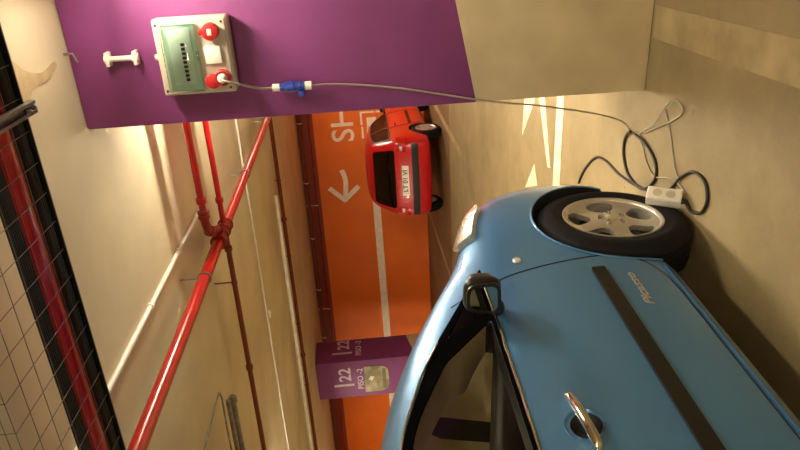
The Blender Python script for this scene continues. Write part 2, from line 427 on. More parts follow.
b = plate([Vector(p) for p in ((-9.38, 1.44), (-8.92, 1.44), (-8.92, 1.52), (-9.38, 1.52))], [], .1, flat((0, fy-.017, 0), (1, 0, 0), (0, 0, 1)), .001)
obj('printed_band', b, M['worn_paint'], n_, 0)
b = plate([Vector(p) for p in ((-9.2, 1.62), (-9.08, 1.56), (-9.06, 1.64), (-9.14, 1.70))], [], .1, flat((0, fy-.017, 0), (1, 0, 0), (0, 0, 1)), .001)
obj('printed_mark', b, M['white_plastic'], n_, 0)
b = plate([Vector(p) for p in ((-9.42, 1.30), (-8.88, 1.30), (-8.88, 1.38), (-9.42, 1.38))], [], .1, flat((0, fy-.017, 0), (1, 0, 0), (0, 0, 1)), .001)
obj('printed_text_block', b, M['notice_dark'], n_, 0)

# ------------------------------------------------------------------ lamps
TM = {}
def tube_mat(g):
    if g not in TM: TM[g] = mat('lit_tube', (255, 240, 210), .4, emit=TUBE_COL+(60.*g,))
    return TM[g]
def make_lamp(x, y, L_, along_y, watts, glow, label, i):
    drop = .26 if i == 0 else .16
    r = empty('fluorescent_batten', (x, y, HC-drop), PI/2 if along_y else 0)
    b = B((-L_/2, -.07, -.05), (L_/2, .07, 0), .006); o = obj('lamp_body', b, M['lamp_body'], r)
    for e in (-1, 1): obj('suspension_rod', T([(e*L_*.4, 0, 0), (e*L_*.4, 0, drop)], .005, 8), M['lamp_body'], r)
    for s in (-1, 1):
        b = lathe(bmesh.new(), [(-L_/2+.03, .013), (L_/2-.03, .013)], 10, 'X'); bmesh.ops.translate(b, vec=(0, s*.04, -.075), verts=b.verts)
        t = obj('tube', b, tube_mat(glow), r)
        for e in (-1, 1): obj('tube_holder', B((e*(L_/2-.02)-.012, s*.04-.018, -.095), (e*(L_/2-.02)+.012, s*.04+.018, -.05), .003), M['lamp_body'], r)
    ld = bpy.data.lights.new('tube_light', 'AREA'); ld.shape = 'RECTANGLE'; ld.size = L_; ld.size_y = .12; ld.energy = watts; ld.color = TUBE_COL
    lo = bpy.data.objects.new('tube_light', ld); COL.objects.link(lo); lo.parent = r; lo.location = (0, 0, -.1)
    return tag(r, label, 'ceiling lamp')
LL = ['lit fluorescent batten on the ceiling hidden just behind the near pillar', 'lit fluorescent batten right of the near pillar', 'lit fluorescent batten in the bay past the near pillar',
      'lit fluorescent batten closest to the orange wall', 'lit fluorescent batten left of the long red pipe', 'lit fluorescent batten far left before the lettered pillar',
      'lit fluorescent batten near the left wall', 'added unseen fluorescent batten behind the blue car, brightening the near pillar', 'lit fluorescent batten behind and left of the blue car', 'lit fluorescent batten behind on the right']
for i, (l, s) in enumerate(zip(LAMPS, LL)): make_lamp(*l, s, i)

# ------------------------------------------------------------------ pipes
def ring(bm, p, d, r, w_):
    p = Vector(p); d = Vector(d).normalized(); return tube(bm, [p-d*w_/2, p+d*w_/2], r, 14)
def pipe(name, pts, r, m, label, cat='pipe', rings=(), hangers=(), group=None, hm=None, rr=1.45):
    t = obj(name, T(pts, r, 14), m, None, 50); tag(t, label, cat, group)
    a, bb = Vector(pts[0]), Vector(pts[-1]); d = bb-a
    for f in rings:
        b = ring(bmesh.new(), a+d*f, d, r*rr, r*1.6); obj('coupling', b, m, t)
    for f in hangers:
        p = a+d*f; b = ring(bmesh.new(), p, d, r*1.18, .02); hh = obj('pipe_clamp', b, hm or M['grey_metal'], t)
        b = T([p+Vector((0, 0, r)), (p.x, p.y, HC)], .006, 8); obj('hanger_rod', b, hm or M['grey_metal'], hh)
    return t
main = pipe('sprinkler_main_pipe', [(-2.187, -4.5, 2.66), (-2.187, 13.8, 2.66)], .043, M['red_pipe'], 'thick glossy red pipe running the length of the ceiling', rings=(), hangers=(.15, .306, .472, .59, .7, .82, .95))
pipe('sprinkler_branch_pipe', [(.6, 4.443, 2.66), (-1.79, 4.443, 2.66)], .025, M['red_pipe'], 'red cross pipe ending in an elbow at the thick red pipe', rings=(.97,), hangers=(.3,))
el = spline([(-1.80, 4.443, 2.66), (-1.885, 4.443, 2.66), (-1.972, 4.489, 2.66), (-2.042, 4.617, 2.66), (-2.09, 4.756, 2.66), (-2.13, 4.81, 2.66)], 5)
fit = tag(obj('pipe_elbow', T(el, .032, 14), M['dark_red_pipe'], None, 50), 'dark red threaded elbow joining a branch to the thick red pipe', 'pipe fitting')
for a_, c_ in ((0, 1), (2, 3), (11, 12), (13, 14), (22, 23), (24, 25)):
    if c_ < len(el): obj('flange', tube(bmesh.new(), [el[a_], el[c_]+(el[c_]-el[a_])*.4], .043, 14), M['dark_red_pipe'], fit)
tee = tag(obj('pipe_tee', T([(-2.187, 4.70, 2.66), (-2.187, 5.08, 2.66)], .056, 16), M['dark_red_pipe'], None, 50), 'dark red tee clamped round the thick red pipe', 'pipe fitting')
for y in (4.72, 4.84, 4.94, 5.06): obj('flange', ring(bmesh.new(), (-2.187, y, 2.66), (0, 1, 0), .065, .022), M['dark_red_pipe'], tee)
pipe('sprinkler_branch_pipe', [(.6, 5.0, 2.66), (-2.13, 5.0, 2.66)], .023, M['red_pipe'], 'red cross pipe second from the camera, right of the thick red pipe', rings=(.93,), hangers=(.3,))
pipe('sprinkler_branch_pipe', [(-2.25, 5.01, 2.66), (-9., 4.98, 2.66)], .023, M['brown_and_shaded_pipe'], 'red cross pipe with its shade coloured in brown, leading left from the thick red pipe', rings=(.02, .2), hangers=(.068, .4, .6), hm=M['brown_and_shaded_pipe'])
pipe('white_conduit', [(-1.986, 2.0, 2.815), (-1.986, 4.92, 2.815)], .0155, M['white_pvc'], 'thin white conduit running from the cable tray towards the red elbow', 'conduit', rings=(.16, .5, .75), hangers=())
c_ = pipe('white_conduit', [(-.6, 7.0, 2.8), (-14., 7.05, 2.8)], .012, M['white_pvc'], 'thin cream conduit across the ceiling with a round detector on it', 'conduit', rings=(.07, .13, .2, .27, .35))
det = tag(obj('smoke_detector', lathe(bmesh.new(), [(0, .0), (0, .05), (.02, .055), (.035, .04), (.04, 0)], 20, 'Z', mtx=Matrix.Translation((-4.41, 7.23, HC-.04))), M['white_plastic']), 'small round white detector on the ceiling beside a thin cream conduit', 'detector')
pipe('sprinkler_branch_pipe', [(-.8, 9.44, 2.765), (-14., 9.75, 2.765)], .031, M['brown_and_shaded_pipe'], 'brown cross pipe across the far ceiling, in front of the last beam of pipes', rings=(.25, .45), hangers=(.1, .2, .3, .4, .5), hm=M['brown_and_shaded_pipe'])
pipe('white_conduit', [(-3.4, 8.75, 2.74), (-14., 8.98, 2.74)], .028, M['white_pvc'], 'pale conduit running close beside the far brown pipe', 'conduit', rings=(.3,))
pipe('wall_pipe', [(-1., 13.95, 2.74), (-14.9, 13.95, 2.74)], .035, M['brown_and_shaded_pipe'], 'upper dark brown pipe along the top of the orange wall', hangers=(.1, .2, .3, .4, .5, .6), group=None, hm=M['white_pvc'])
pipe('wall_pipe', [(-1., 13.95, 2.56), (-14.9, 13.95, 2.56)], .028, M['dark_red_pipe'], 'lower dark red pipe along the top of the orange wall', hangers=(.14, .34, .54), hm=M['white_pvc'])
# loose grey conduits in the lower left of the ceiling
g1 = spline([(-3.039, 3.0, 2.66),(-3.016, 3.828, 2.66),(-3.062, 3.944, 2.66),(-3.155, 3.967, 2.66),(-3.48, 3.944, 2.66),(-5.336, 3.921, 2.66)], 6)
g = tag(obj('steel_conduit', T(g1, .008, 8), M['grey_metal']), 'thin grey conduit bent back on itself beside the tray', 'conduit')
pipe('steel_conduit', [(-3.318, 4.246, 2.66), (-6.38, 4.199, 2.66)], .024, M['grey_metal'], 'thick grey steel conduit ending in mid ceiling, nearer the left cross pipe', 'conduit', rings=(.012,), hangers=(.45,))
pipe('steel_conduit', [(-3.248, 4.106, 2.66), (-6.38, 4.06, 2.66)], .018, M['grey_metal'], 'thinner grey steel conduit ending in mid ceiling, beside the thick one', 'conduit', hangers=(.45,))
for o, x, y, r in ((g, -3.7, 3.943, .008),):
    obj('hanger_rod', T([(x, y, 2.66), (x, y, HC)], .005, 8), M['grey_metal'], o)

# ------------------------------------------------------------------ cable tray
tr = tag(empty('wire_cable_tray', (0, 0, 2.6)), 'galvanised wire mesh cable tray full of cables crossing under the ceiling', 'cable tray')
TX0, TX1, TY0, TY1 = -2.10, 2.5, 1.62, 2.215
b = bmesh.new()
for i in range(7): tube(b, [(TX0, TY0+(TY1-TY0)*i/6, 0), (TX1, TY0+(TY1-TY0)*i/6, 0)], .0015, 6)
for z in (.03, .06):
    for y in (TY0, TY1): tube(b, [(TX0, y, z), (TX1, y, z)], .0015, 6)
obj('long_wires', b, M['grey_metal'], tr)
b = bmesh.new(); x = TX0
while x < TX1:
    tube(b, [(x, TY0, .06), (x, TY0, -.003), (x, TY1, -.003), (x, TY1, .06)], .0015, 6); x += .11
obj('cross_wires', b, M['grey_metal'], tr)
b = B((TX0, TY1-.004, -.012), (TX1, TY1+.003, .062)); obj('side_rail', b, M['black_plastic'], tr)
def bundle(y0, y1, n, r, m, label, z0=2.612):
    words = ['first', 'second', 'third', 'fourth', 'fifth', 'sixth']
    for k in range(n):
        y = y0+(y1-y0)*(k+.5)/n; pts = []
        for j in range(30):
            pts.append((TX0+(TX1-TX0)*j/29, y+random.uniform(-.0006, .0006), z0-.0095+r+random.uniform(0, .0006)))
        tag(obj('power_cable', T(spline(pts, 3), r, 8), m), label % words[n-1-k], 'cable', 'cables lying in the tray')
bundle(2.165, 2.208, 3, .0066, M['cable_black'], 'black cable in the tray, %s from the dark side rail')
bundle(1.925, 2.008, 6, .0066, M['cable_black'], 'black cable in the tray, %s beyond the red pipe lying there')
tag(obj('tray_pipe', T([(TX0, 2.108, 2.652), (TX1, 2.108, 2.652)], .046, 16), M['red_pipe'], None, 50), 'red pipe lying along the wire cable tray between the cables', 'pipe')
# strut hanger under the tray
b = bmesh.new(); sx = -.487
for a_, c_ in (((-.021, 0, -.003), (.021, 1, 0)), ((-.021, 0, -.024), (-.018, 1, 0)), ((.018, 0, -.024), (.021, 1, 0)), ((-.021, 0, -.024), (-.010, 1, -.021)), ((.010, 0, -.024), (.021, 1, -.021))):
    box(b, (a_[0]+sx, 1.46+a_[1]*.8, a_[2]+2.594), (c_[0]+sx, 1.46+c_[1]*.8, c_[2]+2.594))
st = tag(obj('steel_strut', b, M['grey_metal'], None, 30), 'short slotted grey steel strut carrying the cable tray', 'bracket')
for y in (1.50, 2.235): obj('threaded_rod', T([(sx, y, 2.56), (sx, y, HC)], .005, 8), M['grey_metal'], st)
for y in (1.50, 2.235): obj('nut', T([(sx, y, 2.565), (sx, y, 2.575)], .010, 6), M['grey_metal'], st)

# ------------------------------------------------------------------ electrical box on the near pillar (world x, depth from the face, z)
PYF = 3.24
eb = tag(empty('socket_distribution_box', (-.50, PYF, 2.225)), 'pale electrical box with green window and red sockets on the purple pillar', 'electrical box')
b = B((-.175, -.095, -.17), (.175, 0, .17), .014, 3); obj('housing', b, M['box_grey'], eb)
b = B((-.165, -.104, -.16), (.165, -.092, .16), .005, 2); obj('front_plate', b, M['box_grey'], eb)
b = B((-.150, -.106, -.02), (.150, -.103, .128), .001, 1); obj('breaker_panel', b, M['breaker_white'], eb)
br = B((-.125, -.112, .0), (.125, -.105, .105), .002); bp_ = obj('breaker_row', br, M['breaker_white'], eb)
for k in range(9):
    x = -.10+.02*k; obj('toggle', B((x-.006, -.120, .034), (x+.006, -.111, .050), .001), M['ink'], bp_)
b = bmesh.new(); box(b, (-.155, -.128, -.028), (.155, -.108, .135), .006, 2); cv = obj('window_cover', b, M['green_cover'], eb); cv['label'] = 'transparent green cover'
obj('cover_latch', B((-.012, -.133, -.032), (.03, -.122, -.016), .002), M['green_cover'], cv)
def cee(x, z, open_):
    so = obj('red_socket', lathe(bmesh.new(), [(-.103, 0), (-.103, .038), (-.135, .036), (-.138, .031), (-.118, .028), (-.118, 0)], 28, 'Y', mtx=Matrix.Translation((x, 0, z))), M['red_plastic'], eb)
    if open_:
        l = obj('socket_lid', lathe(bmesh.new(), [(-.10, 0), (-.10, .034), (-.112, .034), (-.116, .028), (-.116, 0)], 28, 'Y', mtx=Matrix.Translation((x-.014, -.012, z+.050))), M['red_plastic'], so)
    else:
        obj('socket_lid', lathe(bmesh.new(), [(-.137, 0), (-.137, .039), (-.147, .037), (-.150, .030), (-.150, 0)], 28, 'Y', mtx=Matrix.Translation((x, 0, z))), M['red_plastic'], so)
        obj('hinge', B((x-.012, -.145, z+.034), (x+.012, -.12, z+.050), .003), M['red_plastic'], so)
        lb = obj('lid_label', B((x-.014, -.153, z-.010), (x+.014, -.149, z+.010), .001), M['lettering'], so)
    return so
cee(.112, -.095, False); cee(-.10, -.118, True)
sq = obj('square_outlet_lid', B((-.034, -.122, -.128), (.046, -.100, -.052), .005), M['white_plastic'], eb)
for x in (-.15, .15):
    for z in (-.145, .150): obj('screw', lathe(bmesh.new(), [(-.103, 0), (-.103, .006), (-.107, .005), (-.107, 0)], 10, 'Y', mtx=Matrix.Translation((x, 0, z))), M['dark_metal'], eb)
obj('cable_gland', lathe(bmesh.new(), [(.165, 0), (.165, .016), (.19, .014), (.19, 0)], 14, 'Z', mtx=Matrix.Translation((0, -.05, 0))), M['box_grey'], eb)
# short conduit stub above the box
cs = tag(obj('conduit_stub', T([(-.497, PYF-.03, 2.50), (-.497, PYF-.03, 2.65)], .013, 12), M['white_pvc']), 'short cream conduit stub clipped to the purple pillar above the electrical box', 'conduit')
for z in (2.512, 2.64):
    obj('pipe_clip', B((-.530, PYF-.05, z-.010), (-.464, PYF, z+.010), .005), M['white_pvc'], cs)
    obj('collar', lathe(bmesh.new(), [(-.014, .013), (-.014, .02), (.014, .02), (.014, .013)], 14, 'Z', mtx=Matrix.Translation((-.497, PYF-.03, z))), M['white_pvc'], cs)
tag(obj('ceiling_hook', T([(-.46, 3.20, HC), (-.46, 3.2, 2.79), (-.50, 3.2, 2.775)], .006, 8), M['grey_metal']), 'small grey hook where the near pillar meets the ceiling', 'hook')

# plug, coupling and cables
pl = tag(empty('white_plug', (-.600, 3.12, 2.107)), 'white plug pushed into the lower left red socket of the box', 'plug')
obj('plug_body', lathe(bmesh.new(), [(-.055, 0), (-.05, .013), (-.03, .022), (.0, .024), (.0, 0)], 20, 'Y', mtx=Matrix.Translation((0, 0, 0))), M['white_plastic'], pl)
cp = tag(empty('cable_coupling', (-.678, 3.19, 1.80)), 'blue cable connector with white ends hanging on the purple pillar', 'cable connector')
obj('connector_body', lathe(bmesh.new(), [(-.062, .012), (-.060, .020), (-.045, .020), (-.040, .024), (-.034, .020), (-.012, .022), (-.010, .026), (.018, .026), (.022, .022), (.035, .022), (.038, .019), (.055, .019), (.058, .012)], 24, 'Z'), M['blue_plastic'], cp)
obj('gland_nut', lathe(bmesh.new(), [(.058, .008), (.058, .019), (.092, .019), (.094, .008)], 16, 'Z'), M['white_plastic'], cp)
obj('gland_nut', lathe(bmesh.new(), [(-.098, .008), (-.096, .021), (-.064, .021), (-.062, .008)], 16, 'Z'), M['white_plastic'], cp)
obj('flap_lid', B((-.048, -.02, -.058), (-.020, .02, -.028), .006), M['blue_plastic'], cp)
def cable(name, pts, r, m, label, n=8):
    return tag(obj(name, T(spline(pts, n), r, 8), m, None, 60), label, 'cable')
cable('extension_cord', [(-.600, 3.068, 2.107), (-.605, 3.04, 2.07), (-.64, 3.09, 2.0), (-.672, 3.16, 1.94), (-.678, 3.19, 1.885)], .0055, M['cable_grey'], 'short grey cable from the white plug to the blue connector')
zf = .0065
cable('extension_cord', [(-.678, 3.19, 1.71), (-.685, 3.215, 1.6), (-.70, 3.225, 1.47), (-.73, 3.22, 1.27), (-.772, 3.215, 1.07), (-.81, 3.215, .90), (-.85, 3.25, .73), (-.88, 3.28, .57), (-.92, 3.31, .40), (-.965, 3.33, .22), (-1.02, 3.36, .07),
      (-1.07, 3.37, .012), (-1.09, 3.36, zf), (-1.05, 3.20, zf), (-.97, 3.04, zf), (-.91, 2.92, zf), (-.85, 2.83, zf), (-.81, 2.83, .012), (-.80, 2.89, .02), (-.86, 2.98, .02), (-.96, 3.06, .02), (-1.06, 3.22, .016), (-1.13, 3.18, zf), (-1.19, 3.12, zf), (-1.225, 3.02, zf), (-1.19, 2.90, zf), (-1.17, 2.80, zf), (-1.19, 2.70, zf)],
      .0045, M['cable_grey'], 'long thin grey cable falling from the blue connector to the floor in loops')
cable('extension_cord', [(-.87, 2.99, zf), (-.96, 2.92, zf), (-1.06, 2.86, zf), (-1.12, 2.82, zf), (-1.16, 2.76, zf)], .004, M['cable_grey'], 'thin grey strand lying straight across the floor to the white socket block')
rb = .008
cable('extension_cord', [(-1.07, 3.30, .03), (-1.10, 3.37, .016), (-1.16, 3.42, rb), (-1.25, 3.41, rb), (-1.33, 3.32, rb), (-1.34, 3.14, rb), (-1.24, 3.01, rb), (-1.15, 3.03, rb), (-1.09, 3.14, .016), (-1.075, 3.26, .02)], .008, M['cable_black'], 'closed loop of thick black cable on the floor by the wheel')
cable('extension_cord', [(-1.67, 4.10, rb), (-1.56, 4.03, rb), (-1.40, 3.84, rb), (-1.36, 3.66, rb), (-1.37, 3.45, rb), (-1.35, 3.22, rb), (-1.31, 3.02, rb), (-1.24, 2.86, rb), (-1.13, 2.75, rb), (-1.07, 2.65, rb), (-1.08, 2.55, rb), (-1.15, 2.51, rb), (-1.22, 2.54, rb), (-1.25, 2.62, rb), (-1.235, 2.66, rb), (-1.224, 2.685, rb)],
      .008, M['cable_black'], 'thick black cable from under the front bumper looping to the white socket block')
# socket block leaning by the tyre
sb = tag(empty('multi_socket_block', (-1.222, 2.70, .020)), 'white multi-outlet socket block leaning on the blue car front wheel', 'socket block')
ax = Vector((.02, .50, .86)).normalized(); az = Vector((.86, -.50, .2)); az = (az-ax*az.dot(ax)).normalized(); ay = az.cross(ax)
sb.rotation_euler = Matrix((ax, ay, az)).transposed().to_euler()
b = B((0, -.036, -.03), (.155, .036, .03), .007, 3); obj('block_body', b, M['white_plastic'], sb)
for x in (.05, .108):
    obj('socket_face', lathe(bmesh.new(), [(.0295, 0), (.0300, .021), (.032, .021), (.032, 0)], 22, 'Z', mtx=Matrix.Translation((x, 0, 0))), M['box_grey'], sb)['label'] = 'grey round outlet'
b = plate(circle(.021, 22), [], .02, flat((.10, -.0375, .0), (1, 0, 0), (0, 0, 1)), .002); obj('socket_face', b, M['box_grey'], sb)['label'] = 'grey round outlet'
obj('cable_gland', lathe(bmesh.new(), [(-.03, .008), (-.002, .012), (.004, .012)], 12, 'X', mtx=Matrix.Translation((0, .012, 0))), M['black_plastic'], sb)

# ------------------------------------------------------------------ cars (local frame: x right, y forward, z up)
def cage(rows, half):
    """rows[i][k] = (y, inset from the side, z); the last point of each row lies on the centre line"""
    bm = bmesh.new(); R_, L_ = [], []
    for row in rows:
        rr, ll = [], []
        for k, (y, ins, z) in enumerate(row):
            x = half-ins
            if k == len(row)-1: v = bm.verts.new((0, y, z)); rr.append(v); ll.append(v)
            else: rr.append(bm.verts.new((x, y, z))); ll.append(bm.verts.new((-x, y, z)))
        R_.append(rr); L_.append(ll)
    K = len(rows[0])
    for i in range(len(rows)-1):
        for k in range(K-1):
            bm.faces.new((R_[i][k], R_[i][k+1], R_[i+1][k+1], R_[i+1][k])); bm.faces.new((L_[i][k+1], L_[i][k], L_[i+1][k], L_[i+1][k+1]))
        bm.faces.new((R_[i+1][0], L_[i+1][0], L_[i][0], R_[i][0]))
    for i in (0, len(rows)-1):
        for k in range(K-1):
            vs_ = [R_[i][k], R_[i][k+1], L_[i][k+1], L_[i][k]]; q = []
            for v in vs_:
                if v not in q: q.append(v)
            bm.faces.new(q if i else q[::-1])
    bmesh.ops.recalc_face_normals(bm, faces=bm.faces)
    return bm
class Shell:
    def __init__(s, rows, half, lv=3):
        s.half = half; bm = cage(rows, half); bm = apply_mod(bm, [('SUBSURF', dict(levels=lv, render_levels=lv))])
        s.bm = bm; s.bvh = BVHTree.FromBMesh(bm)
    def proj(s, kind, off=.004, fall=None):
        O = {'R': lambda a, b: ((3, a, b), (-1, 0, 0)), 'L': lambda a, b: ((-3, a, b), (1, 0, 0)), 'T': lambda a, b: ((a, b, 4), (0, 0, -1)),
             'B': lambda a, b: ((a, -9, b), (0, 1, 0)), 'F': lambda a, b: ((a, 9, b), (0, -1, 0))}[kind]
        def fn(a, b):
            o, d = map(Vector, O(a, b)); loc, n, i, dist = s.bvh.ray_cast(o, d)
            if loc is None: loc, n, i, dist = s.bvh.find_nearest(o+d*2.2)
            if n.dot(d) > 0: n = -n
            return loc+n*off, n
        return fn
    def skin(s, name, kind, outline, m, parent, holes=(), off=.004, th=.006, step=.06, r=.02, n=4, smooth=40):
        return obj(name, plate(fillet(outline, r, n), [fillet(h, r, n) for h in holes], step, s.proj(kind, off), th), m, parent, smooth)
    def seam(s, name, kind, pts, m, parent, r=.003, off=.0, closed=False, n=6):
        f = s.proj(kind, off); P = [f(*p[:2])[0] for p in spline([(a, b, 0) for a, b in pts], n, closed)]
        return obj(name, tube(bmesh.new(), P, r, 6, closed), m, parent, 60)
def rounded(pts, r=.02): return fillet(pts, r, 4)

def make_wheel(parent, loc, R_, rim, width, side, spokes=5, fancy=True, steer=0):
    """side +1: outer face towards +x"""
    r = empty('wheel', loc); r.parent = parent; r.rotation_euler = (0, 0, 0 if side > 0 else PI)
    r.rotation_euler.z += steer
    w_ = width
    prof = [(-w_, rim*.94), (-w_-.004, rim+.02), (-w_+.01, R_-.02), (-w_+.03, R_-.004), (-w_*.75, R_), (-w_*.74, R_-.008), (-w_*.7, R_-.008), (-w_*.69, R_), (-w_*.52, R_), (-w_*.51, R_-.008), (-w_*.47, R_-.008), (-w_*.46, R_),
            (-w_*.28, R_), (-w_*.27, R_-.008), (-w_*.23, R_-.008), (-w_*.22, R_), (-.03, R_-.004), (-.010, R_-.02), (.004, R_-.05), (.006, rim+.045), (.003, rim+.038), (.003, rim+.028), (-.002, rim+.012), (-.008, rim)]
    obj('tyre', lathe(bmesh.new(), prof, 64 if fancy else 36, 'X', closed=True), M['black_rubber'], r, 40)
    rm = bmesh.new()
    lathe(rm, [(-w_*.98, rim+.005), (-.012, rim+.004), (-.001, rim+.006), (.001, rim), (-.006, rim-.010), (-.020, rim-.016), (-w_*.9, rim-.030)], 64 if fancy else 32, 'X', closed=True)
    def fn(a, b):
        d = math.hypot(a, b)/rim; x = -.030+.020*math.exp(-(d/.42)**2)+.022*max(0, d-.72)/.28
        return (Vector((x, a, b)), Vector((1, 0, 0)))
    holes = []
    if spokes:
        for k in range(spokes):
            c = 2*PI*k/spokes; hw = PI/spokes*.60; pts = []
            for ang, rr in ((-hw*.62, .47), (0, .43), (hw*.62, .47), (hw*1.0, .66), (hw*.98, .82), (hw*.5, .885), (0, .90), (-hw*.5, .885), (-hw*.98, .82), (-hw, .66)):
                pts.append((rim*rr*math.cos(c+ang), rim*rr*math.sin(c+ang), 0))
            holes.append([Vector(p[:2]) for p in spline(pts, 3, True)])
    plate(circle(rim-.012, 64), holes, .016 if fancy else .03, fn, .024, rm)
    o = obj('rim', rm, M['alloy'], r, 35)
    if fancy:
        for k in range(5):
            a = 2*PI*k/5; obj('wheel_bolt', lathe(bmesh.new(), [(-.02, 0), (-.02, .014), (-.004, .012), (-.008, .006), (-.008, 0)], 12, 'X', mtx=Matrix.Translation((0, .052*math.cos(a), .052*math.sin(a)))), M['chrome'], o)
        obj('hub_cap', lathe(bmesh.new(), [(-.02, 0), (-.02, .028), (-.006, .026), (-.003, .018), (-.003, 0)], 24, 'X'), M['alloy'], o)
        obj('brake_disc', lathe(bmesh.new(), [(-.12, .05), (-.12, rim*.66), (-.10, rim*.66), (-.10, .09), (-.06, .08), (-.06, .05)], 40, 'X'), M['dark_metal'], r)
        obj('brake_caliper', B((-.15, .05, -.03), (-.07, .14, .11), .015), M['dark_metal'], r)
    return r

def seat(parent, x, y, z, m):
    s = empty('seat', (x, y, z)); s.parent = parent
    obj('cushion', B((-.25, -.25, 0), (.25, .27, .17), .05, 3), m, s)
    b = box(bmesh.new(), (-.24, -.07, 0), (.24, .07, .62), .05, 3, mtx=Matrix.Translation((0, -.24, .10)) @ Matrix.Rotation(math.radians(14), 4, 'X')); obj('seat_back', b, m, s)
    b = box(bmesh.new(), (-.13, -.05, 0), (.13, .05, .19), .04, 3, mtx=Matrix.Translation((0, -.415, .74)) @ Matrix.Rotation(math.radians(6), 4, 'X')); obj('head_rest', b, m, s)
    return s

def carve(shell, wheels_y, wheel_z, arch_r, cabin_rows, cabin_half, windows, depth=.30, glass_depth=.0):
    """hollow the cabin, cut the wheel wells and the window openings; returns body mesh object data"""
    half = shell.half; cut = []
    for y in wheels_y:
        for s in (1, -1):
            c = lathe(bmesh.new(), [(0, 0), (0, arch_r), (depth+.3, arch_r), (depth+.3, 0)], 48, 'X', mtx=Matrix.Translation((half-depth if s > 0 else -half-.3, y, wheel_z))); cut.append(c)
    if cabin_rows:
        cb = cage(cabin_rows, cabin_half); cut.append(apply_mod(cb, [('SUBSURF', dict(levels=2, render_levels=2))]))
    for kind, outl in windows:
        if kind == 'S': cut.append(prism(rounded(outl, .03), lambda a, b: (1.6, a, b), lambda a, b: (-1.6, a, b)))
        elif kind == 'H': cut.append(apply_mod(lathe(bmesh.new(), [(-.055, 0), (-.05, .03), (-.03, .05), (0, .062), (.1, .062), (.1, 0)], 32, 'X', mtx=Matrix.Translation((outl[0]*half, outl[1], outl[2])) @ (Matrix.Identity(4) if outl[0] > 0 else Matrix.Rotation(PI, 4, 'Z'))), []))
        elif kind == 'B': cut.append(prism(rounded(outl, .06), lambda a, b: (a, -6, b), lambda a, b: (a, -2.4, b)))
        elif kind == 'W':
            f = shell.proj('T', .12); g = shell.proj('T', -.30); o_ = rounded(outl, .05)
            cut.append(prism(o_, lambda a, b: f(a, b)[0]+Vector((0, 0, .3)), lambda a, b: g(a, b)[0]+Vector((0, 0, -.1))))
    return bool_diff(shell.bm.copy(), cut)
def paint_by_skin(o, shell, paint, dark, lining=None):
    me = o.data; me.materials.clear(); me.materials.append(paint); me.materials.append(dark); me.materials.append(lining or dark)
    for p in me.polygons:
        loc, n, i, d = shell.bvh.find_nearest(p.center)
        p.material_index = 0 if (d is not None and d < .006 and abs(n.dot(p.normal)) > .8) else (2 if p.center.z > 1.10 and d > .03 else 1)

# ---- the blue car
HB = .85
ca = math.radians(5)
OW = Vector((-1.28, 2.69, 0))                      # where the outer face of the front right tyre meets the floor
hd = Vector((math.sin(ca), math.cos(ca), 0)); rt = Vector((math.cos(ca), -math.sin(ca), 0))
blue = tag(empty('car', OW-rt*HB, -ca), 'blue rounded hatchback in the foreground with an open view of its front wheel', 'car')
def row(ys, ins, zs): return list(zip(ys if isinstance(ys, (list, tuple)) else [ys]*len(ins), ins, zs))
